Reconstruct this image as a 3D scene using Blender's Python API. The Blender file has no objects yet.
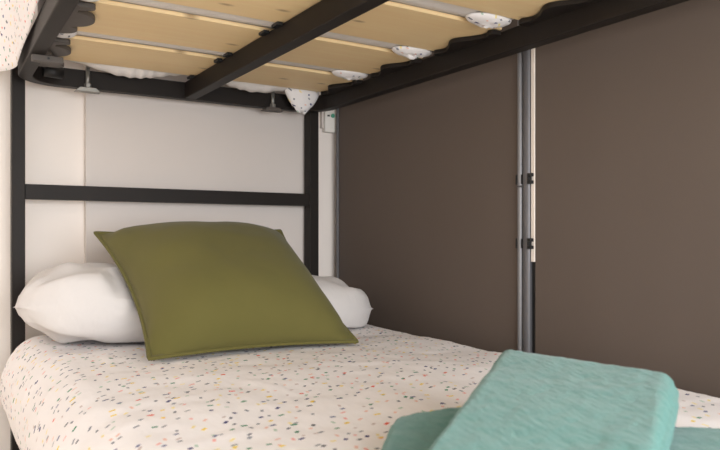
import bpy, bmesh, math, random
from mathutils import Vector, Matrix, noise

random.seed(4)
C = bpy.context.scene.collection
H = 0.85                      # eye height above the floor; z values below are measured from it


# ------------------------------------------------------------------ materials
def new_mat(name):
    m = bpy.data.materials.new(name)
    m.use_nodes = True
    nt = m.node_tree
    b = nt.nodes['Principled BSDF']
    return m, nt, b


def srgb(r, g, b):
    def f(c):
        c /= 255.0
        return c / 12.92 if c <= 0.04045 else ((c + 0.055) / 1.055) ** 2.4
    return (f(r), f(g), f(b), 1.0)


def node(nt, kind, **kw):
    n = nt.nodes.new(kind)
    for k, v in kw.items():
        setattr(n, k, v)
    return n


def math_node(nt, op, a, b=None, c=None):
    n = node(nt, 'ShaderNodeMath', operation=op)
    for i, v in enumerate((a, b, c)):
        if v is None:
            continue
        if isinstance(v, (int, float)):
            n.inputs[i].default_value = v
        else:
            nt.links.new(v, n.inputs[i])
    return n.outputs[0]


def mix_col(nt, fac, a, b, mode='MIX'):
    n = node(nt, 'ShaderNodeMix', data_type='RGBA', blend_type=mode)
    for sock, v in ((n.inputs[0], fac), (n.inputs[6], a), (n.inputs[7], b)):
        if isinstance(v, (int, float, tuple)):
            sock.default_value = v
        else:
            nt.links.new(v, sock)
    return n.outputs[2]


def add_bump(nt, b, height, strength, dist=0.002):
    bp = node(nt, 'ShaderNodeBump')
    bp.inputs['Strength'].default_value = strength
    bp.inputs['Distance'].default_value = dist
    nt.links.new(height, bp.inputs['Height'])
    nt.links.new(bp.outputs[0], b.inputs['Normal'])


def noise_tex(nt, vec, scale, detail=4.0, rough=0.5):
    n = node(nt, 'ShaderNodeTexNoise')
    n.inputs['Scale'].default_value = scale
    n.inputs['Detail'].default_value = detail
    n.inputs['Roughness'].default_value = rough
    if vec is not None:
        nt.links.new(vec, n.inputs['Vector'])
    return n.outputs['Fac']


def coord(nt, which='Object'):
    return node(nt, 'ShaderNodeTexCoord').outputs[which]


def mapping(nt, vec, scale=(1, 1, 1), rot=(0, 0, 0)):
    n = node(nt, 'ShaderNodeMapping')
    n.inputs['Scale'].default_value = scale
    n.inputs['Rotation'].default_value = rot
    nt.links.new(vec, n.inputs['Vector'])
    return n.outputs[0]


def plain(name, col, rough=0.6, metal=0.0, spec=0.5, vary=0.06, nscale=30.0, bump=0.0, bscale=200.0):
    m, nt, b = new_mat(name)
    co = coord(nt)
    f = noise_tex(nt, co, nscale)
    dark = tuple(c * (1 - vary) for c in col[:3]) + (1,)
    lite = tuple(min(1, c * (1 + vary)) for c in col[:3]) + (1,)
    nt.links.new(mix_col(nt, f, dark, lite), b.inputs['Base Color'])
    b.inputs['Roughness'].default_value = rough
    b.inputs['Metallic'].default_value = metal
    b.inputs['Specular IOR Level'].default_value = spec
    if bump:
        add_bump(nt, b, noise_tex(nt, co, bscale), bump)
    return m


def wood_mat():
    m, nt, b = new_mat('pale_plywood')
    co = coord(nt)
    info = node(nt, 'ShaderNodeObjectInfo')
    off = node(nt, 'ShaderNodeVectorMath', operation='ADD')
    mul = node(nt, 'ShaderNodeVectorMath', operation='MULTIPLY_ADD')
    nt.links.new(info.outputs['Location'], mul.inputs[0])
    mul.inputs[1].default_value = (0.0, 17.3, 5.0)
    nt.links.new(co, mul.inputs[2])
    v = mul.outputs[0]
    g1 = noise_tex(nt, mapping(nt, v, (2.2, 45, 30)), 1.0, 6.0, 0.6)
    g2 = noise_tex(nt, mapping(nt, v, (1.4, 7, 3)), 1.0, 3.0, 0.5)
    c = mix_col(nt, g1, srgb(243, 208, 156), srgb(255, 235, 188))
    c = mix_col(nt, math_node(nt, 'MULTIPLY', g2, 0.5), c, srgb(230, 190, 136))
    # knots
    vo = node(nt, 'ShaderNodeTexVoronoi', voronoi_dimensions='2D')
    vo.inputs['Scale'].default_value = 1.0
    nt.links.new(mapping(nt, v, (3.0, 7.0, 1.0)), vo.inputs['Vector'])
    k = node(nt, 'ShaderNodeMapRange')
    k.inputs['From Min'].default_value = 0.065
    k.inputs['From Max'].default_value = 0.015
    nt.links.new(vo.outputs['Distance'], k.inputs['Value'])
    c = mix_col(nt, math_node(nt, 'MULTIPLY', k.outputs[0], 0.6), c, srgb(128, 88, 50))
    nt.links.new(c, b.inputs['Base Color'])
    b.inputs['Roughness'].default_value = 0.55
    add_bump(nt, b, g1, 0.15, 0.001)
    return m


def confetti_mat(name, base, bump=0.25):
    """white cotton printed with short scattered dashes in many colours (UVs are in metres)"""
    m, nt, b = new_mat(name)
    uv = coord(nt, 'UV')
    col = None
    cur = base

    def layer(cur, scale, seed, halfl, halfw, ramp, keep, ang0, angr):
        mp = node(nt, 'ShaderNodeMapping')
        mp.inputs['Scale'].default_value = (scale, scale, 1)
        mp.inputs['Location'].default_value = (seed, seed * 1.7, 0)
        nt.links.new(uv, mp.inputs['Vector'])
        vo = node(nt, 'ShaderNodeTexVoronoi', voronoi_dimensions='2D')
        vo.inputs['Scale'].default_value = 1.0
        vo.inputs['Randomness'].default_value = 0.85
        nt.links.new(mp.outputs[0], vo.inputs['Vector'])
        d = node(nt, 'ShaderNodeVectorMath', operation='SUBTRACT')
        nt.links.new(mp.outputs[0], d.inputs[0])
        nt.links.new(vo.outputs['Position'], d.inputs[1])
        sx = node(nt, 'ShaderNodeSeparateXYZ')
        nt.links.new(d.outputs[0], sx.inputs[0])
        sc = node(nt, 'ShaderNodeSeparateColor')
        nt.links.new(vo.outputs['Color'], sc.inputs[0])
        ang = math_node(nt, 'MULTIPLY_ADD', sc.outputs[0], angr, ang0)
        cs, sn = math_node(nt, 'COSINE', ang), math_node(nt, 'SINE', ang)
        u = math_node(nt, 'ADD', math_node(nt, 'MULTIPLY', sx.outputs[0], cs), math_node(nt, 'MULTIPLY', sx.outputs[1], sn))
        w = math_node(nt, 'SUBTRACT', math_node(nt, 'MULTIPLY', sx.outputs[1], cs), math_node(nt, 'MULTIPLY', sx.outputs[0], sn))
        size = math_node(nt, 'MULTIPLY_ADD', sc.outputs[2], 0.6, 0.7)
        mu = math_node(nt, 'LESS_THAN', math_node(nt, 'ABSOLUTE', u), math_node(nt, 'MULTIPLY', size, halfl * scale))
        mw = math_node(nt, 'LESS_THAN', math_node(nt, 'ABSOLUTE', w), halfw * scale)
        mk = math_node(nt, 'MULTIPLY', mu, mw)
        h = math_node(nt, 'FRACT', math_node(nt, 'MULTIPLY', sc.outputs[1], 7.31))
        mk = math_node(nt, 'MULTIPLY', mk, math_node(nt, 'LESS_THAN', h, keep))
        cr = node(nt, 'ShaderNodeValToRGB')
        cr.color_ramp.interpolation = 'CONSTANT'
        els = cr.color_ramp.elements
        while len(els) < len(ramp):
            els.new(0.5)
        for i, c in enumerate(ramp):
            els[i].position = i / len(ramp)
            els[i].color = c
        nt.links.new(sc.outputs[1], cr.inputs[0])
        return mix_col(nt, mk, cur, cr.outputs[0])

    strong = [srgb(46, 48, 108), srgb(40, 128, 92), srgb(226, 92, 62), srgb(238, 204, 62), srgb(112, 116, 150),
              srgb(150, 152, 160), srgb(66, 70, 120), srgb(244, 214, 96), srgb(96, 98, 104), srgb(98, 150, 120)]
    faint = [srgb(206, 190, 186), srgb(238, 196, 180), srgb(150, 150, 156), srgb(244, 226, 160), srgb(186, 204, 190),
             srgb(120, 122, 132), srgb(240, 178, 170)]
    cur = layer(cur, 34, 3.1, 0.0047, 0.0024, faint, 0.75, 0.2, 1.6)
    cur = layer(cur, 29, 11.7, 0.0046, 0.0029, strong, 0.55, -0.1, 1.0)
    nt.links.new(cur, b.inputs['Base Color'])
    b.inputs['Roughness'].default_value = 0.85
    b.inputs['Specular IOR Level'].default_value = 0.15
    co = coord(nt)
    n1 = noise_tex(nt, mapping(nt, co, (9, 5, 9)), 1.0, 4.0, 0.55)
    add_bump(nt, b, n1, bump, 0.02)
    return m


def cloth_mat(name, col, col2, bump=0.2, wscale=(7, 7, 7), weave=True):
    m, nt, b = new_mat(name)
    co = coord(nt)
    n1 = noise_tex(nt, mapping(nt, co, wscale), 1.0, 4.0, 0.55)
    nt.links.new(mix_col(nt, n1, col, col2), b.inputs['Base Color'])
    b.inputs['Roughness'].default_value = 0.9
    b.inputs['Specular IOR Level'].default_value = 0.1
    b.inputs['Sheen Weight'].default_value = 0.1
    h = n1
    if weave:
        h = math_node(nt, 'MULTIPLY_ADD', noise_tex(nt, co, 700, 1.0), 0.02, n1)
    add_bump(nt, b, h, bump, 0.02)
    return m


def towel_mat():
    m, nt, b = new_mat('teal_terry')
    uv = coord(nt, 'UV')
    mp = mapping(nt, uv, (1, 1, 1), (0, 0, -0.62))
    streak = noise_tex(nt, mapping(nt, mp, (150, 42, 1)), 1.0, 2.0, 0.5)
    n1 = noise_tex(nt, uv, 260, 3.0, 0.6)
    n2 = noise_tex(nt, uv, 24, 3.0, 0.5)
    hgt = math_node(nt, 'ADD', math_node(nt, 'MULTIPLY', streak, 0.8), math_node(nt, 'MULTIPLY', n1, 0.5))
    c = mix_col(nt, math_node(nt, 'MULTIPLY', hgt, 0.55), srgb(66, 113, 107), srgb(114, 159, 150))
    c = mix_col(nt, math_node(nt, 'MULTIPLY', n2, 0.25), c, srgb(100, 146, 140))
    nt.links.new(c, b.inputs['Base Color'])
    b.inputs['Roughness'].default_value = 1.0
    b.inputs['Specular IOR Level'].default_value = 0.05
    b.inputs['Sheen Weight'].default_value = 0.25
    add_bump(nt, b, hgt, 0.55, 0.004)
    return m


def panel_mat():
    m, nt, b = new_mat('brown_panel_vinyl')
    co = coord(nt)
    n1 = noise_tex(nt, mapping(nt, co, (1, 3, 1.5)), 1.0, 2.0)
    fine = noise_tex(nt, mapping(nt, co, (1, 900, 60)), 1.0, 2.0)
    c = mix_col(nt, n1, srgb(99, 87, 79), srgb(107, 95, 87))
    c = mix_col(nt, math_node(nt, 'MULTIPLY', fine, 0.25), c, srgb(92, 80, 72))
    nt.links.new(c, b.inputs['Base Color'])
    b.inputs['Roughness'].default_value = 0.62
    b.inputs['Specular IOR Level'].default_value = 0.3
    return m


M = dict(
    metal=plain('charcoal_painted_steel', srgb(38, 33, 30), 0.5, 0.0, 0.16, 0.05, 60, 0.04, 500),
    plastic=plain('dark_grey_plastic', srgb(84, 77, 72), 0.55, 0.0, 0.4, 0.05, 40),
    black=plain('black_plastic', srgb(30, 29, 29), 0.5, 0.0, 0.4, 0.05, 40),
    zinc=plain('zinc_plated_steel', srgb(140, 138, 133), 0.4, 0.7, 0.5, 0.08, 80),
    alu=plain('satin_aluminium', srgb(138, 137, 139), 0.38, 0.35, 0.5, 0.05, 40),
    alu_dark=plain('grey_anodised_aluminium', srgb(104, 102, 104), 0.4, 0.3, 0.5, 0.05, 40),
    pale=plain('cream_gap_light', srgb(246, 234, 222), 0.4, 0.0, 0.5, 0.02, 20),  # brightness of the panel gap put into the colour
    wall=plain('warm_white_wall_paint', srgb(248, 237, 228), 0.85, 0, 0.2, 0.015, 6, 0.06, 260),
    greypanel=plain('pale_grey_laminate', srgb(218, 208, 201), 0.6, 0, 0.3, 0.015, 3),
    ceiling=plain('white_ceiling_paint', srgb(240, 236, 230), 0.9, 0, 0.2, 0.01, 5),
    floor=plain('beige_floor_laminate', srgb(226, 214, 198), 0.5, 0, 0.4, 0.12, 5),
    white_box=plain('white_plastic', srgb(236, 230, 222), 0.45, 0, 0.4, 0.01, 20),
    green=plain('green_button_plastic', srgb(84, 160, 132), 0.4, 0, 0.5, 0.05, 50),
    wood=wood_mat(),
    confetti=confetti_mat('confetti_cotton', srgb(243, 238, 237)),
    ticking=cloth_mat('white_mattress_fabric', srgb(226, 218, 212), srgb(238, 231, 226), 0.25, (14, 9, 9)),
    pillow=cloth_mat('white_pillow_cotton', srgb(205, 199, 196), srgb(213, 207, 203), 0.38, (9, 7, 7)),
    olive=cloth_mat('olive_green_cotton', srgb(95, 90, 49), srgb(103, 97, 55), 0.14, (6, 5, 6)),
    towel=towel_mat(),
    panel=panel_mat(),
)


# ------------------------------------------------------------------ helpers
def build(name, bm, mat, parent=None, smooth=False, bevel=0.0, base=None, mats=None):
    """bm is in world coordinates with z measured from eye height; linked as ONE mesh object"""
    bmesh.ops.translate(bm, vec=(0, 0, H), verts=bm.verts)
    if parent is not None:
        off = Vector(parent.location)
        p = parent.parent
        while p is not None:
            off += p.location
            p = p.parent
    else:
        off = Vector((0, 0, 0))
    lo = Vector((min(v.co[i] for v in bm.verts) for i in range(3)))
    hi = Vector((max(v.co[i] for v in bm.verts) for i in range(3)))
    origin = Vector(((lo.x + hi.x) / 2, (lo.y + hi.y) / 2, lo.z))
    bmesh.ops.translate(bm, vec=-origin, verts=bm.verts)
    bmesh.ops.recalc_face_normals(bm, faces=bm.faces)
    me = bpy.data.meshes.new(name)
    bm.to_mesh(me)
    bm.free()
    for mm in (mats or [mat]):
        me.materials.append(mm)
    if smooth:
        for p in me.polygons:
            p.use_smooth = True
    o = bpy.data.objects.new(name, me)
    C.objects.link(o)
    o.location = origin - off
    if parent is not None:
        o.parent = parent
    if bevel:
        md = o.modifiers.new('edge', 'BEVEL')
        md.width = bevel
        md.segments = 3
        md.limit_method = 'ANGLE'
        md.angle_limit = math.radians(40)
    return o


def thing(name, label, cat, loc, group=None):
    o = bpy.data.objects.new(name, None)
    o.empty_display_size = 0.1
    C.objects.link(o)
    o.location = (loc[0], loc[1], loc[2] + H)
    return tag(o, label, cat, group)


def tag(o, label, cat, group=None):
    o['label'] = label
    o['category'] = cat
    if group:
        o['group'] = group
    return o


def struct(name, bm, mat, bevel=0.0):
    o = build(name, bm, mat, None, False, bevel)
    o['kind'] = 'structure'
    return o


def box(bm, x0, x1, y0, y1, z0, z1):
    vs = [bm.verts.new((x, y, z)) for x in (x0, x1) for y in (y0, y1) for z in (z0, z1)]
    for f in ((0, 1, 3, 2), (4, 6, 7, 5), (0, 4, 5, 1), (2, 3, 7, 6), (0, 2, 6, 4), (1, 5, 7, 3)):
        bm.faces.new([vs[i] for i in f])
    return bm


def BOX(*a):
    return box(bmesh.new(), *a)


def prism(bm, pts, z0, z1):
    """outline in x,y extruded from z0 to z1"""
    a = [bm.verts.new((p[0], p[1], z0)) for p in pts]
    b = [bm.verts.new((p[0], p[1], z1)) for p in pts]
    n = len(pts)
    bm.faces.new(a[::-1])
    bm.faces.new(b)
    for i in range(n):
        bm.faces.new((a[i], a[(i + 1) % n], b[(i + 1) % n], b[i]))
    return bm


def cyl(bm, p0, p1, r, n=16, r1=None):
    p0, p1 = Vector(p0), Vector(p1)
    d = p1 - p0
    q = d.to_track_quat('Z', 'Y').to_matrix()
    r1 = r if r1 is None else r1
    a = [bm.verts.new(p0 + q @ Vector((r * math.cos(t), r * math.sin(t), 0))) for t in [2 * math.pi * i / n for i in range(n)]]
    b = [bm.verts.new(p1 + q @ Vector((r1 * math.cos(t), r1 * math.sin(t), 0))) for t in [2 * math.pi * i / n for i in range(n)]]
    bm.faces.new(a[::-1])
    bm.faces.new(b)
    for i in range(n):
        bm.faces.new((a[i], a[(i + 1) % n], b[(i + 1) % n], b[i]))
    return bm


def grid_faces(bm, V, uv=None, closed_u=False):
    """V[i][j] vertices -> quads; uv[i][j] pairs"""
    lay = bm.loops.layers.uv.verify() if uv else None
    n, m = len(V), len(V[0])
    for i in range(n - 1):
        for j in range(m - 1):
            idx = ((i, j), (i + 1, j), (i + 1, j + 1), (i, j + 1))
            vs = [V[a][b] for a, b in idx]
            if len(set(vs)) < 3:
                continue
            try:
                f = bm.faces.new(vs if len(set(vs)) == 4 else list(dict.fromkeys(vs)))
            except ValueError:
                continue
            f.smooth = True
            if lay:
                look = {V[a][b]: uv[a][b] for a, b in idx}
                for lp in f.loops:
                    lp[lay].uv = look[lp.vert]


def fbm(p, s=1.0, o=3):
    return noise.fractal(Vector(p) * s, 1.0, 2.0, o)


def sgn(t):
    return 1 if t >= 0 else -1


def puff(c, front, back, N=56, pinch=0.05, pw=2.4, q=0.6, wr=0.0, wscale=6.0, up=None, warp=None, ear=0.0, side_pinch=(1.0, 1.0)):
    """pillow: two grids between four corners BL, BR, TR, TL sharing their rim"""
    c = [Vector(p) for p in c]
    nrm = (c[1] - c[0]).cross(c[3] - c[0]).normalized() if up is None else Vector(up)
    bm = bmesh.new()
    wid = (c[1] - c[0]).length
    hei = (c[3] - c[0]).length

    def P(u, v):
        uu = u * (1 - pinch * (1 - v * v) * (side_pinch[0] if u < 0 else side_pinch[1]))
        vv = v * (1 - pinch * (1 - u * u) * 1.0)
        s, t = (uu + 1) / 2, (vv + 1) / 2
        return c[0] * (1 - s) * (1 - t) + c[1] * s * (1 - t) + c[2] * s * t + c[3] * (1 - s) * t

    def ease(k):
        t = 2 * k / N - 1
        return math.sin(t * math.pi / 2) * 0.55 + t * 0.45
    G = {}
    for side in (1, -1):
        V, UV = [], []
        for i in range(N + 1):
            row, ruv = [], []
            for j in range(N + 1):
                u, v = ease(i), ease(j)
                rim = i in (0, N) or j in (0, N)
                if rim and (i, j) in G:
                    row.append(G[(i, j)])
                else:
                    h = max(0, 1 - abs(u) ** pw) ** q * max(0, 1 - abs(v) ** pw) ** q
                    if ear:
                        ce = min(1.0, (2 - abs(u) - abs(v)) / ear)
                        h *= ce * ce * (3 - 2 * ce)
                    amt = front if side > 0 else -back
                    p = P(u, v) + nrm * (amt * h)
                    if wr:
                        p += nrm * (wr * side * fbm(p, wscale) * (h ** 0.4))
                    if warp:
                        p = warp(p, u, v, side, h)
                    vert = bm.verts.new(p)
                    row.append(vert)
                    if rim:
                        G[(i, j)] = vert
                ruv.append((u * wid / 2, v * hei / 2))
            V.append(row)
            UV.append(ruv)
        grid_faces(bm, V, UV)
    rim_pts = [G[(i, 0)].co.copy() for i in range(N + 1)] + [G[(N, j)].co.copy() for j in range(1, N + 1)] + \
              [G[(i, N)].co.copy() for i in range(N - 1, -1, -1)] + [G[(0, j)].co.copy() for j in range(N - 1, 0, -1)]
    return bm, rim_pts, nrm


def tube_loop(bm, pts, r, n=8, closed=True, flat=1.0, axis=Vector((0, 0, 1))):
    rings = []
    L = len(pts)
    for i, p in enumerate(pts):
        t = (pts[(i + 1) % L] - pts[i - 1]) if closed else (pts[min(i + 1, L - 1)] - pts[max(i - 1, 0)])
        t.normalize()
        s = t.cross(axis).normalized()
        w = s.cross(t).normalized()
        rings.append([bm.verts.new(p + s * (r * flat * math.cos(a)) + w * (r * math.sin(a))) for a in [2 * math.pi * k / n for k in range(n)]])
    for i in range(L if closed else L - 1):
        a, b = rings[i], rings[(i + 1) % L]
        for k in range(n):
            f = bm.faces.new((a[k], a[(k + 1) % n], b[(k + 1) % n], b[k]))
            f.smooth = True
    return bm


# ------------------------------------------------------------------ the room
struct('wall_back', BOX(-2.4, 1.42, 2.28, 2.36, -H, 1.65), M['wall'])
struct('wall_right', BOX(1.42, 1.50, -1.6, 2.36, -H, 1.65), M['wall'])
struct('wall_left_blocker', BOX(-2.48, -2.4, -1.6, 2.36, -H, 1.65), M['wall'])  # unseen wall, added to block world light from the left
struct('floor', BOX(-2.4, 1.50, -1.6, 2.36, -H - 0.06, -H), M['floor'])
struct('ceiling', BOX(-2.4, 1.50, -1.6, 2.36, 1.65, 1.71), M['ceiling'])

p = tag(build('wall_panel', BOX(0.4055, 1.2, 2.252, 2.2798, -0.75, 0.95), M['greypanel'], None, False, 0.0015),
        'pale grey flat panel on the wall behind the bed posts', 'wall panel')

# small white device high on the wall strip beside the right post
dev = thing('wall_sensor', 'small white wall box with a green button beside the right bed post', 'sensor', (1.279, 2.265, 0.385))
build('case', BOX(1.256, 1.303, 2.254, 2.2795, 0.385, 0.52), M['white_box'], dev, False, 0.004)
build('side_strip', BOX(1.2465, 1.2555, 2.262, 2.2795, 0.40, 0.50), M['greypanel'], dev, False, 0.002)  # narrow grey strip along the left of the case
b_ = build('button', cyl(bmesh.new(), (1.2885, 2.2535, 0.448), (1.2885, 2.2500, 0.448), 0.008), M['green'], dev)
b_['label'] = 'green round button'
b_ = build('slot', BOX(1.266, 1.275, 2.2515, 2.2538, 0.444, 0.450), M['black'], dev)
b_['label'] = 'dark slot'

# ------------------------------------------------------------------ partition panels on the right
XP = 1.30
pa = thing('partition_panel', 'dark brown partition panel between the bed post and the aluminium profiles', 'partition', (XP + .01, 1.76, -H))
build('board', BOX(XP, XP + 0.02, 1.2945, 2.226, -H + 0.01, 0.62), M['panel'], pa, False, 0.001)
o = build('edge_profile', BOX(XP - 0.006, XP + 0.024, 2.2262, 2.238, -H, 0.62), M['alu_dark'], pa, False, 0.002)
o['label'] = 'slim grey aluminium edge by the white wall'


def rail_profile(y0, y1, mat, parent, label):
    # rounded tube-like upright, bulging towards the bed
    bm = bmesh.new()
    n = 14
    cy, ry = (y0 + y1) / 2, (y1 - y0) / 2
    pts = [(XP + 0.022, y1), (XP + 0.022, y0)]
    for i in range(n + 1):
        a = math.pi * i / n
        pts.append((XP - 0.003 - 0.007 * math.sin(a), cy - ry * math.cos(a)))
    prism(bm, pts, -H, 0.62)
    for f in bm.faces:
        if abs(f.normal.z) < .5:
            f.smooth = False
    o = build('upright_profile', bm, mat, parent)
    o['label'] = label
    return o


rail_profile(1.2785, 1.2940, M['alu'], pa, 'light aluminium upright at the right edge')
pb = thing('partition_panel', 'dark brown partition panel to the right of the aluminium profiles, behind the teal towels', 'partition', (XP + .01, 0.5, -H))
build('board', BOX(XP, XP + 0.02, -0.30, 1.2375, -H + 0.01, 0.62), M['panel'], pb, False, 0.001)
rail_profile(1.2522, 1.2760, M['alu_dark'], pb, 'grey aluminium upright at the left edge')
o = build('gap_light_strip', BOX(XP - 0.002, XP + 0.018, 1.2378, 1.2502, -0.071, 0.62), M['pale'], pb, False, 0.001)  # cream colour stands in for light showing between the panels
o['label'] = 'pale cream strip standing in for light through the upper part of the gap'
o = build('lower_gap_strip', BOX(XP + 0.004, XP + 0.018, 1.2378, 1.2502, -H, -0.0715), M['black'], pb, False, 0.001)  # plain black strip filling the lower part of the gap
o['label'] = 'black strip on the lower part of the edge'
for zc in (0.1415, -0.0245):
    build('hinge_clip', BOX(XP - 0.008, XP + 0.0, 1.2942, 1.2990, zc - 0.013, zc + 0.013), M['black'], pa, False, 0.001)
    bm = BOX(XP - 0.014, XP - 0.002, 1.2400, 1.2520, zc + 0.005, zc + 0.0135)
    box(bm, XP - 0.014, XP - 0.002, 1.2400, 1.2520, zc - 0.0135, zc - 0.005)
    box(bm, XP - 0.014, XP - 0.002, 1.2465, 1.2520, zc - 0.005, zc + 0.005)
    build('hinge_clip', bm, M['black'], pb, False, 0.001)
    build('hinge_pin', BOX(XP - 0.008, XP - 0.002, 1.2762, 1.2784, zc - 0.012, zc + 0.012), M['black'], pb)
build('cross_pin', BOX(XP - 0.0130, XP - 0.0110, 1.256, 1.290, 0.121, 0.125), M['alu_dark'], pb)

# ------------------------------------------------------------------ the bunk bed
bed = thing('bunk_bed', 'charcoal steel bunk bed with plywood slats under the upper bunk', 'bunk bed', (0.6975, 1.14, -H))
PX = ((0.195, 0.2295), (1.160, 1.1955))
for k, (a, b) in enumerate(PX):
    build('post', BOX(a, b, 2.1925, 2.2395, -H, 0.88), M['metal'], bed, False, 0.002)
    build('post', BOX(a, b, 0.046, 0.081, -H, 0.88), M['metal'], bed, False, 0.002)
o = build('headboard_crossbar', BOX(PX[0][1], PX[1][0], 2.1965, 2.2215, 0.1015, 0.1455), M['metal'], bed, False, 0.0015)
build('headboard_crossbar', BOX(PX[0][1], PX[1][0], 2.1965, 2.2215, 0.84, 0.88), M['metal'], bed, False, 0.0015)


def ring_frame(x0, x1, y0, y1, z0, z1, w, R):
    def loop(x0, x1, y0, y1, r):
        out = []
        for cx, cy, a0 in ((x1 - r, y0 + r, -90), (x1 - r, y1 - r, 0), (x0 + r, y1 - r, 90), (x0 + r, y0 + r, 180)):
            for i in range(13):
                a = math.radians(a0 + 90 * i / 12)
                out.append((cx + r * math.cos(a), cy + r * math.sin(a)))
        return out
    A, B = loop(x0, x1, y0, y1, R), loop(x0 + w, x1 - w, y0 + w, y1 - w, R - w)
    bm = bmesh.new()
    n = len(A)
    ao = [[bm.verts.new((p[0], p[1], z)) for p in A] for z in (z0, z1)]
    bi = [[bm.verts.new((p[0], p[1], z)) for p in B] for z in (z0, z1)]
    for i in range(n):
        j = (i + 1) % n
        bm.faces.new((ao[0][i], ao[0][j], ao[1][j], ao[1][i]))
        bm.faces.new((bi[0][j], bi[0][i], bi[1][i], bi[1][j]))
        bm.faces.new((ao[0][j], ao[0][i], bi[0][i], bi[0][j]))
        bm.faces.new((ao[1][i], ao[1][j], bi[1][j], bi[1][i]))
    return bm


ZB, ZT = 0.434, 0.487
build('upper_frame', ring_frame(0.199, 1.1955, 0.083, 2.1915, ZB, ZT, 0.036, 0.125), M['metal'], bed, False, 0.003)
build('lower_frame', ring_frame(0.199, 1.1955, 0.083, 2.1915, -0.565, -0.512, 0.036, 0.06), M['metal'], bed, False, 0.003)
build('centre_beam', BOX(0.687, 0.723, 0.12, 2.1545, ZB, ZT), M['metal'], bed, False, 0.003)
# slats, each slightly sprung, with a moulded holder at both ends
ZS = 0.4885
pitch, sw = 0.312, 0.238
slat_y = [1.832 - pitch * k for k in range(6)]
for y0 in slat_y:
    y1 = y0 + sw
    bm = bmesh.new()
    n = 40
    xs = [0.272 + (1.158 - 0.272) * i / n for i in range(n + 1)]
    rows = []
    for x in xs:
        s = abs(x - 0.705) / 0.44
        z = ZS + 0.0012 * math.sin(min(1, s) * math.pi) + 0.0004
        rows.append([bm.verts.new(q) for q in ((x, y0, z), (x, y1, z), (x, y1, z + 0.0095), (x, y0, z + 0.0095))])
    for i in range(n):
        a, b = rows[i], rows[i + 1]
        for k in range(4):
            bm.faces.new((a[k], a[(k + 1) % 4], b[(k + 1) % 4], b[k]))
    bm.faces.new(rows[0])
    bm.faces.new(rows[-1][::-1])
    build('slat', bm, M['wood'], bed, False, 0.0012)
    # left holder: scalloped plate between rail and slat
    for side in (0, 1):
        pts = []
        m = 48
        for i in range(m + 1):
            t = i / m
            y = y0 + 0.003 + (sw - 0.006) * t
            if side == 0:
                def lobe(c, hw, a):
                    return a * math.sqrt(max(0.0, 1 - ((t - c) / hw) ** 2))
                bump_ = max(lobe(0.05, 0.08, 0.030), lobe(0.46, 0.24, 0.046), lobe(0.84, 0.14, 0.024))
                xe = 0.266 + bump_
            else:
                bump_ = 0.040 * math.exp(-((t - 0.50) / 0.20) ** 2) + 0.012 * math.exp(-((t - 0.05) / 0.07) ** 2) + 0.012 * math.exp(-((t - 0.95) / 0.07) ** 2)
                xe = 1.142 - bump_
            pts.append((xe, y))
        if side == 0:
            pts += [(0.236, y0 + sw - 0.003), (0.236, y0 + 0.003)]
        else:
            pts += [(1.1585, y0 + sw - 0.003), (1.1585, y0 + 0.003)]
        bm = prism(bmesh.new(), pts, ZS - 0.012, ZS - 0.0005)
        build('slat_holder', bm, M['plastic'] if side == 0 else M['metal'], bed, False, 0.002)
    for yc in (y0, y1):
        for xa, xb in ((0.671, 0.6865), (0.7235, 0.739)):
            build('slat_stop', BOX(xa, xb, yc - 0.016, yc + 0.016, ZS - 0.008, ZS - 0.0002), M['black'], bed, False, 0.002)
# flat tab of the holder strip at the head end of the left rail
bm = prism(bmesh.new(), [(0.204, 1.808), (0.204, 1.828), (0.264, 1.833), (0.274, 1.826), (0.274, 1.808)], ZB - 0.0165, ZB - 0.0005)
build('frame_tab', bm, M['plastic'], bed, False, 0.002)
build('frame_tab_screw', cyl(bmesh.new(), (0.240, 1.8082, ZB - 0.008), (0.240, 1.8065, ZB - 0.008), 0.003), M['black'], bed)
bm = prism(bmesh.new(), [(0.2355, 1.90), (0.2355, 2.075), (0.30, 2.062), (0.312, 2.045), (0.28, 1.99), (0.262, 1.93)], ZS - 0.026, ZS - 0.013)
build('slat_holder', bm, M['plastic'], bed, False, 0.002)
# round stub inside the corner of the frame
build('corner_sleeve', cyl(bmesh.new(), (0.268, 2.112, 0.462), (0.318, 2.122, 0.462), 0.017), M['black'], bed, True)
# connecting bolts with washer plates under the head rail
for bx in (0.3915, 0.99):
    bolt = build('connecting_bolt', cyl(bmesh.new(), (bx, 2.144, ZB - 0.002), (bx, 2.144, 0.492), 0.0062, 14), M['zinc'], bed, True)
    bm = bmesh.new()
    fr = [bm.verts.new((bx + a, 2.136, ZB + c)) for a, c in ((-0.036, -0.013), (0.036, -0.013), (0.022, -0.001), (-0.022, -0.001))]
    bk = [bm.verts.new((v.co.x, 2.168, v.co.z)) for v in fr]
    bm.faces.new(fr)
    bm.faces.new(bk[::-1])
    for q in range(4):
        bm.faces.new((fr[q], fr[(q + 1) % 4], bk[(q + 1) % 4], bk[q]))
    build('plate', bm, M['zinc'] if bx < .5 else M['plastic'], bolt, False, 0.001)
    build('nut', cyl(bmesh.new(), (bx, 2.144, ZB - 0.0008), (bx, 2.144, ZB + 0.010), 0.0105, 6), M['zinc'], bolt)

# ------------------------------------------------------------------ lower mattress + printed sheet
mt = tag(build('mattress', BOX(0.245, 1.160, 0.16, 2.095, -0.511, -0.335), M['ticking'], None, True, 0.04),
         'thick mattress of the lower bunk under the confetti printed sheet', 'mattress')


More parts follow.
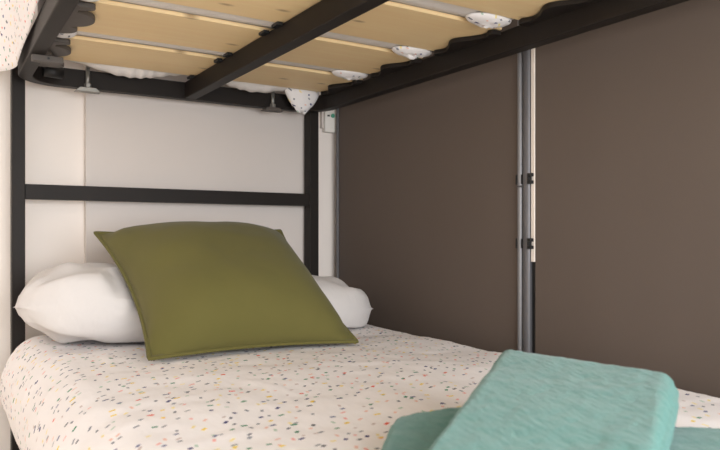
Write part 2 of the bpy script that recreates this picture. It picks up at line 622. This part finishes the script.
def section(n_side=14, n_arc=16, n_top=90):
    pts = []
    xl, xr, zt, zh = 0.159, 1.238, -0.283, -0.500
    for i in range(n_side):
        t = i / n_side
        pts.append((xl + 0.016 * (1 - t) ** 2, zh + (-0.415 - zh) * t))
    rx, rz = 0.105, -0.283 + 0.415
    for i in range(n_arc):
        a = math.pi / 2 * i / n_arc
        pts.append((xl + rx - rx * math.cos(a), -0.415 + rz * math.sin(a)))
    for i in range(n_top + 1):
        t = i / n_top
        x = xl + rx + (xr - 0.07 - xl - rx) * t
        pts.append((x, zt + 0.006 * math.sin(math.pi * t) - 0.006 * t))
    zr = zt - 0.006
    for i in range(1, n_arc + 1):
        a = math.pi / 2 * i / n_arc
        pts.append((xr - 0.07 + 0.07 * math.sin(a), zr - 0.09 + 0.09 * math.cos(a)))
    for i in range(1, n_side + 1):
        pts.append((xr - 0.008 * i / n_side, zr - 0.09 + (zh - zr + 0.09) * i / n_side))
    return pts


S = section()
arc = [0.0]
for a, b in zip(S, S[1:]):
    arc.append(arc[-1] + math.hypot(b[0] - a[0], b[1] - a[1]))
bm = bmesh.new()
NY = 150
V, UV = [], []
for i in range(NY + 1):
    y = 0.090 + (2.176 - 0.090) * i / NY
    e = 1.0
    for d in (2.176 - y, y - 0.090):
        if d < 0.075:
            e = min(e, math.sqrt(max(0.0, 1 - ((0.075 - d) / 0.075) ** 2)))
    row, ruv = [], []
    for (x, z), s in zip(S, arc):
        zz = -0.500 + (z + 0.500) * (0.05 + 0.95 * e)
        xx = 0.70 + (x - 0.70) * (0.975 + 0.025 * e)
        w = 0.0045 * fbm((x, y * 1.2, z), 5.0) + 0.0018 * fbm((x + 7, y * 2, z), 14.0)
        k = min(1, max(0, (z + 0.50) / 0.06))
        if z > -0.32:
            zz += w
        else:
            xx += w * 1.4 * sgn(x - 0.7) * (0.4 + 0.6 * k)
        if k < 1:
            zz += (1 - k) * 0.006 * math.sin(y * 9 + (0 if x < .7 else 2))
        # small puckers on top, roughly along the bed
        if z > -0.30:
            for cx, cy, ln, amp, tilt in ((0.335, 1.60, 0.16, 0.004, 0.10), (0.425, 1.52, 0.15, 0.004, 0.12), (0.52, 1.17, 0.14, 0.003, -0.3),
                                          (0.80, 1.25, 0.18, 0.0035, -1.2), (0.93, 1.18, 0.15, 0.003, -1.0), (0.40, 1.05, 0.2, 0.003, 0.2)):
                dx, dy = x - cx, y - cy
                al, ac = dx * math.sin(tilt) + dy * math.cos(tilt), dx * math.cos(tilt) - dy * math.sin(tilt)
                zz += amp * math.exp(-(al / ln * 2) ** 2 - (ac / 0.008) ** 2)
        row.append(bm.verts.new((xx, y, zz)))
        ruv.append((s, y))
    V.append(row)
    UV.append(ruv)
grid_faces(bm, V, UV)
sheet = build('bed_sheet', bm, M['confetti'], None, True)
tag(sheet, 'white bed sheet with coloured confetti dashes spread over the lower mattress', 'bed sheet')
md = sheet.modifiers.new('cloth_thickness', 'SOLIDIFY')
md.thickness = 0.004
md.offset = -1

# ------------------------------------------------------------------ upper mattress and its sheet
bm = bmesh.new()
prof = []
NP = 260
for i in range(NP + 1):                      # underside sags a little into every gap between the slats
    y = 0.14 + (2.055 - 0.14) * i / NP
    z = 0.5012
    for y0 in slat_y:
        g = (y0 - (pitch - sw) / 2 - y) / ((pitch - sw) / 2)
        if abs(g) < 1:
            z -= 0.0065 * (1 - g * g)
    prof.append((y, z))
prof += [(2.055, 0.635), (0.14, 0.635)]
A = [bm.verts.new((0.245, y, z)) for y, z in prof]
B = [bm.verts.new((1.140, y, z)) for y, z in prof]
for i in range(len(prof)):
    j = (i + 1) % len(prof)
    bm.faces.new((A[i], A[j], B[j], B[i]))
bm.faces.new(A)
bm.faces.new(B[::-1])
umat = tag(build('mattress', bm, M['ticking'], None, False),
           'white mattress of the upper bunk seen between the plywood slats', 'mattress')

bm = bmesh.new()
lay = bm.loops.layers.uv.verify()


def ray(u, v, d):
    """point seen at photo position u, v at forward distance d (used once, to measure the overhang)"""
    t = (u - 360) / 684.0
    return Vector((d * (0.5306 + 0.8476 * t), d * (0.8476 - 0.5306 * t), d * (234 - v) / 684.0))


# overhanging left side: hem just above the rail, flaring out towards the head end
hem = [Vector((0.192, 0.30, 0.492)), Vector((0.192, 0.70, 0.491)), Vector((0.192, 1.1, 0.490)), Vector((0.191, 1.38, 0.489)), Vector((0.190, 1.62, 0.484)),
       ray(19.0, 57, 1.71), ray(17.0, 66, 1.77), ray(9, 70, 1.83), ray(-2, 71.5, 1.87), ray(-14, 72, 1.88)]


def catmull(P, n=8):
    out = []
    for i in range(len(P) - 1):
        p0, p1, p2, p3 = P[max(i - 1, 0)], P[i], P[i + 1], P[min(i + 2, len(P) - 1)]
        for k in range(n):
            t = k / n
            out.append(0.5 * ((2 * p1) + (p2 - p0) * t + (2 * p0 - 5 * p1 + 4 * p2 - p3) * t * t + (3 * p1 - p0 - 3 * p2 + p3) * t ** 3))
    out.append(P[-1])
    return out


hem = catmull(hem)
V, UV = [], []
sacc = 0
for i, p in enumerate(hem):
    if i:
        sacc += (p - hem[i - 1]).length
    row, ruv = [], []
    for k in range(15):
        t = k / 14
        if t < 0.75:
            s = t / 0.75
            q = Vector((p.x - 0.006 * math.sin(s * math.pi) + 0.003 * fbm((p.x, p.y, s), 8), p.y, p.z + (0.655 - p.z) * s))
        else:
            s = (t - 0.75) / 0.25
            q = Vector((p.x + (0.42 - p.x) * s, p.y + (min(p.y, 2.13) - p.y) * s, 0.655 + 0.022 * math.sin(min(1, s * 2) * math.pi / 2)))
        row.append(bm.verts.new(q))
        ruv.append((t * 0.32 + 3.0, sacc))
    V.append(row)
    UV.append(ruv)
grid_faces(bm, V, UV)
# top of the mattress and the right side
V, UV = [], []
prof = [(0.40, 0.677), (0.55, 0.678), (0.80, 0.678), (1.05, 0.677), (1.14, 0.675), (1.162, 0.660), (1.166, 0.62), (1.166, 0.56), (1.162, 0.518), (1.158, 0.506)]
for i in range(90):
    y = 0.13 + (2.15 - 0.13) * i / 89
    V.append([bm.verts.new((x, y, z + (0.003 * fbm((x, y, z), 6) if z > .6 else 0))) for x, z in prof])
    UV.append([(x + (0.675 - z), y) for x, z in prof])
grid_faces(bm, V, UV)


# puffs of the sheet pushing down through the slat gaps


def tuft(cx, cy, rx, ry, gy, z1, z2, pw=0.6, fl=0.003, seed=0, gx=None):
    """a fold squeezed through a gap of half-width gy, bulging to rx, ry below it"""
    gx = rx if gx is None else gx
    rings = [(1.0, 1.0, z1)] if gx == 0 else [(1.0, gy / ry, 0.5085), (1.0, gy / ry, z1 + 0.006), (1.0, 1.0, z1)]
    rings += [(r, r, None) for r in (0.97, 0.93, 0.87, 0.8, 0.7, 0.6, 0.5, 0.4, 0.3, 0.2, 0.1, 0.0)]
    V, UV = [], []
    for fx, fy, z in rings:
        row, ruv = [], []
        for k in range(33):
            a = 2 * math.pi * k / 32
            x, y = cx + rx * fx * math.cos(a), cy + ry * fy * math.sin(a)
            if z is None:
                zz = z1 - (z1 - z2) * max(0.0, 1 - fx * fx) ** pw - abs(fl * fbm((x * 3 + seed, y * 3, 0), 12)) * (1 - fx)
            else:
                zz = z
            if k == 32 or (fx == 0.0 and k > 0):
                row.append(row[0])
            else:
                row.append(bm.verts.new((x, y, zz)))
            ruv.append((x, y - zz))
        V.append(row)
        UV.append(ruv)
    grid_faces(bm, V, UV)


for k, y0 in enumerate(slat_y[:5]):
    yg = y0 - (pitch - sw) / 2
    tuft(1.088 + 0.007 * math.sin(k * 2.3), yg, 0.062, 0.0360, 0.034, 0.4930, 0.479, pw=0.5, fl=0.012, seed=k, gx=0)
    tuft(0.272, yg, 0.030, 0.034, 0.032, 0.493, 0.480, seed=k + 9, gx=0)
tuft(1.082, 2.104, 0.064, 0.028, 0.026, 0.484, 0.424, pw=0.95, fl=0.030, seed=3)
us = build('fitted_sheet', bm, M['confetti'], None, True)
tag(us, 'white fitted sheet with confetti dashes hanging off the upper bunk mattress', 'bed sheet')
md = us.modifiers.new('cloth_thickness', 'SOLIDIFY')
md.thickness = 0.0015
md.offset = 0

# gathered hem tucked under the head end, drooping in scallops behind the last slat
bm = bmesh.new()
V, UV = [], []
for i in range(241):
    x = 0.338 + (1.095 - 0.338) * i / 240
    env = math.sin((x - 0.705) * math.pi / 0.40) ** 2
    droop = 0.006 + 0.030 * env
    g = math.sin(x * 150 + 2.5 * math.sin(x * 23)) * 0.002
    pr = [(2.060, 0.5095), (2.076, 0.5092), (2.0805, 0.5075 - droop * 0.35 + g), (2.096, 0.5075 - droop * 0.8 + g), (2.112, 0.5075 - droop + g * .8), (2.128, 0.5075 - droop * 0.75 + g), (2.1415, 0.5095), (2.143, 0.53)]
    V.append([bm.verts.new((x, y, z)) for y, z in pr])
    UV.append([(x, y) for y, z in pr])
grid_faces(bm, V, UV)
ho = build('gathered_hem', bm, M['ticking'], us, True)
ho['label'] = 'plain white gathered hem'
md = ho.modifiers.new('cloth_thickness', 'SOLIDIFY')
md.thickness = 0.0015
md.offset = 0

# ------------------------------------------------------------------ pillow and cushion
CU = [Vector(q) for q in ((0.400, 1.497, -0.270), (0.905, 1.461, -0.270), (0.897, 1.890, 0.010), (0.372, 1.930, 0.003))]
CUX, CUY = CU[1] - CU[0], CU[3] - CU[0]
CUN = CUX.cross(CUY).normalized()
CUB = 0.045


def sag(p, u, v, side, h):
    # droop of the right end, flattened underneath
    p = p.copy()
    p.y -= 0.115 * ((1 - v) / 2) ** 1.5 * max(0.0, 1 - abs(u) ** 5)
    rl = math.hypot((u + 1) * 0.5, (v + 1) * 0.2)
    an = math.atan2((v + 1) * 0.2, (u + 1) * 0.5)
    p.z += side * 0.009 * math.sin(an * 8 + 0.6) * math.exp(-((rl - 0.13) / 0.10) ** 2) * min(1, h * 2)
    rl = math.hypot((1 - u) * 0.5, (v + 1) * 0.2)
    an = math.atan2((v + 1) * 0.2, (1 - u) * 0.5)
    p.z += side * 0.008 * math.sin(an * 8) * math.exp(-((rl - 0.12) / 0.08) ** 2) * min(1, h * 2)
    if p.z < -0.272:
        p.z = -0.272 + (p.z + 0.272) * 0.05
    # dent under the cushion that leans on it
    rel = p - CU[0]
    du, dv = rel.dot(CUX) / CUX.length_squared * 2 - 1, rel.dot(CUY) / CUY.length_squared * 2 - 1
    if abs(du) < 1.25 and -1 < dv < 1.3 and side > 0:
        hc = max(0, 1 - abs(du) ** 2.7) ** 0.55 * max(0, 1 - abs(dv) ** 2.7) ** 0.55
        lim = -(CUB * hc + 0.024)
        over = rel.dot(CUN) - lim
        if over > 0:
            f = min(1, max(0, (1.25 - abs(du)) / 0.15)) * min(1, max(0, (1.3 - dv) / 0.2))
            p -= CUN * over * f
    if side > 0 and u > 0.2:
        p.z -= 0.032 * ((u - 0.2) / 0.8) * h
    # end folds
    e = max(0, abs(u) - 0.72) / 0.28
    p.z += side * 0.010 * e * (1 - e) * 4 * math.sin(v * 9 + u * 3) * min(1, h * 3)
    return p


pb_, rim, nr = puff([(0.166, 1.830, -0.176), (1.160, 1.775, -0.232), (1.222, 2.070, -0.228), (0.205, 2.115, -0.190)],
                    0.112, 0.095, 80, 0.016, 4.6, 0.44, 0.013, 6.0, up=(0, 0, 1), warp=sag, ear=0.20)
pil = thing('pillow', 'long white pillow lying against the headboard under the olive cushion', 'pillow', (0.69, 1.93, -0.275))
build('pillow_body', pb_, M['pillow'], pil, True)
for pts in (rim[80:161], rim[240:320] + rim[:1]):
    build('seam', tube_loop(bmesh.new(), pts, 0.0014, 6, closed=False), M['pillow'], pil, True)

cb, rim, nr = puff(CU, 0.118, CUB, 80, 0.056, 2.5, 0.56, 0.007, 5.0, ear=0.34, side_pinch=(1.9, 1.35))
cu = thing('cushion', 'square olive green cushion leaning on the white pillow', 'cushion', (0.65, 1.6, -0.27))
build('cushion_cover', cb, M['olive'], cu, True)
bm = tube_loop(bmesh.new(), rim, 0.0042, 8, flat=1.5, axis=nr)
build('seam', bm, M['olive'], cu, True)


# ------------------------------------------------------------------ towels
def towel(c, th, rim_r, N=70, folds=2, wr=0.003, seed=0.0, lift=None):
    """folded towel: rounded slab over a four-cornered footprint; c = top-surface corners BL, BR, TR, TL; th(u, v) thickness"""
    c = [Vector(p) for p in c]
    bm = bmesh.new()
    wid, hei = (c[1] - c[0]).length, (c[3] - c[0]).length

    def corner_round(u, v, r=0.16):
        # superellipse-like pull-in of the four corners
        a, b = abs(u), abs(v)
        if a > 1 - r and b > 1 - r:
            du, dv = (a - (1 - r)) / r, (b - (1 - r)) / r
            m = max(du, dv)
            l = math.hypot(du, dv)
            f = m / l if l > 0 else 1
            a, b = 1 - r + r * du * f, 1 - r + r * dv * f
        return sgn(u) * a, sgn(v) * b

    def P(u, v):
        u, v = corner_round(u, v)
        s, t = (u + 1) / 2, (v + 1) / 2
        return c[0] * (1 - s) * (1 - t) + c[1] * s * (1 - t) + c[2] * s * t + c[3] * (1 - s) * t
    NS = 10 * folds
    Vt, Ut = [], []
    ks = [math.sin((2 * k / N - 1) * math.pi / 2) * 0.4 + (2 * k / N - 1) * 0.6 for k in range(N + 1)]
    top, bot = {}, {}
    for i in range(N + 1):
        for j in range(N + 1):
            u, v = ks[i], ks[j]
            p = P(u, v)
            e = max(abs(u), abs(v))
            d = (1 - e) * min(wid, hei) / 2
            T = th(u, v)
            rr = min(rim_r, T / folds / 2 * 1.2)
            k = max(0.0, 1 - d / rr)
            dz = -rr * (1 - math.sqrt(max(0.0, 1 - k * k)))
            w = wr * fbm((p.x + seed, p.y, p.z), 14) + 0.0012 * fbm((p.x, p.y + seed, p.z), 70)
            z = p.z + dz + w + (lift(u, v) if lift else 0)
            top[(i, j)] = bm.verts.new((p.x, p.y, z))
            bot[(i, j)] = bm.verts.new((p.x, p.y, p.z - T - dz * 0.6)) 
    for D in (top, bot):
        V = [[D[(i, j)] for j in range(N + 1)] for i in range(N + 1)]
        UV = [[(ks[i] * wid / 2, ks[j] * hei / 2) for j in range(N + 1)] for i in range(N + 1)]
        grid_faces(bm, V, UV)
    # rounded, layered side wall
    per = [(i, 0) for i in range(N)] + [(N, j) for j in range(N)] + [(i, N) for i in range(N, 0, -1)] + [(0, j) for j in range(N, 0, -1)]
    cen = sum(c, Vector()) / 4
    V, UV = [], []
    acc = 0
    prev = None
    for ij in per + per[:1]:
        a, b = top[ij].co, bot[ij].co
        if prev is not None:
            acc += (a - prev).length
        prev = a.copy()
        out = Vector((a.x - cen.x, a.y - cen.y, 0)).normalized()
        row, ruv = [top[ij]], [(acc, hei)]
        for k in range(1, NS):
            t = k / NS
            bulge = abs(math.sin(t * folds * math.pi)) ** 0.6 * (a.z - b.z) / folds * 0.45
            q = a.lerp(b, t) + out * bulge
            row.append(bm.verts.new(q))
            ruv.append((acc, hei + t * 0.1))
        row.append(bot[ij])
        ruv.append((acc, hei + 0.1))
        V.append(row)
        UV.append(ruv)
    for k in range(1, NS):                       # close the loop on the first column
        V[-1][k] = V[0][k]
    grid_faces(bm, V, UV)
    bmesh.ops.remove_doubles(bm, verts=bm.verts, dist=1e-6)
    return bm


low = towel([(0.245, 0.430, -0.236), (0.610, 0.090, -0.236), (0.895, 0.405, -0.236), (0.525, 0.750, -0.238)],
            lambda u, v: 0.030, 0.015, folds=2, seed=2.0, wr=0.002,
            lift=lambda u, v: 0.014 * math.exp(-((u + 0.62) / 0.2) ** 2) * math.exp(-((v - 0.95) / 0.3) ** 2))
lt = tag(build('bath_towel', low, M['towel'], None, True),
         'larger folded teal bath towel lying flat on the bed beneath the other towel', 'towel')
UC = [(0.333, 0.461, -0.200), (0.500, 0.350, -0.204), (0.792, 0.516, -0.169), (0.722, 0.752, -0.163)]


def up_thick(u, v):
    a, b = (u + 1) / 2, (v + 1) / 2
    z = UC[0][2] * (1 - a) * (1 - b) + UC[1][2] * a * (1 - b) + UC[2][2] * a * b + UC[3][2] * (1 - a) * b
    return z + 0.2275


upt = towel(UC, up_thick, 0.034, folds=2, seed=5.0, wr=0.002)
ut = tag(build('hand_towel', upt, M['towel'], None, True),
         'smaller folded teal towel on top, propped up at its far end', 'towel')

# ------------------------------------------------------------------ camera
cam = bpy.data.cameras.new('camera')
cam.sensor_width = 36.0
cam.lens = 684.0 / 720.0 * 36.0
cam.shift_y = 9.0 / 720.0
cam.clip_start = 0.02
cam.dof.use_dof = True
cam.dof.focus_distance = 1.75
cam.dof.aperture_fstop = 6.3
co = bpy.data.objects.new('camera', cam)
C.objects.link(co)
co.location = (0, 0, H)
co.rotation_euler = (math.radians(90), 0, -math.radians(32.05))
bpy.context.scene.camera = co


# ------------------------------------------------------------------ light
def area(name, loc, target, sx, sy, power, col):
    l = bpy.data.lights.new(name, 'AREA')
    l.shape = 'RECTANGLE'
    l.size, l.size_y = sx, sy
    l.energy = power
    l.color = col
    o = bpy.data.objects.new(name, l)
    C.objects.link(o)
    o.location = (loc[0], loc[1], loc[2] + H)
    d = Vector(target) - Vector(loc)
    o.rotation_euler = d.to_track_quat('-Z', 'Y').to_euler()
    return o


area('left_fill_light', (-2.34, 0.7, 0.12), (0.9, 1.3, 0.05), 1.4, 1.5, 5, (0.93, 0.965, 1.0))  # added fill from the left; no window is modelled there
area('foot_fill_light', (0.55, -1.35, 0.32), (0.65, 1.4, -0.1), 1.7, 1.1, 70, (0.94, 0.97, 1.0))  # unseen soft fill, added beyond the foot to light the bed evenly
w = bpy.data.worlds.new('room_surroundings')
w.use_nodes = True
w.node_tree.nodes['Background'].inputs[0].default_value = (0.95, 0.98, 1.0, 1)
w.node_tree.nodes['Background'].inputs[1].default_value = 1.5
sc = bpy.context.scene
sc.world = w
sc.view_settings.view_transform = 'Standard'
sc.view_settings.look = 'None'
sc.view_settings.gamma = 1.0
sc.view_settings.exposure = 0.0
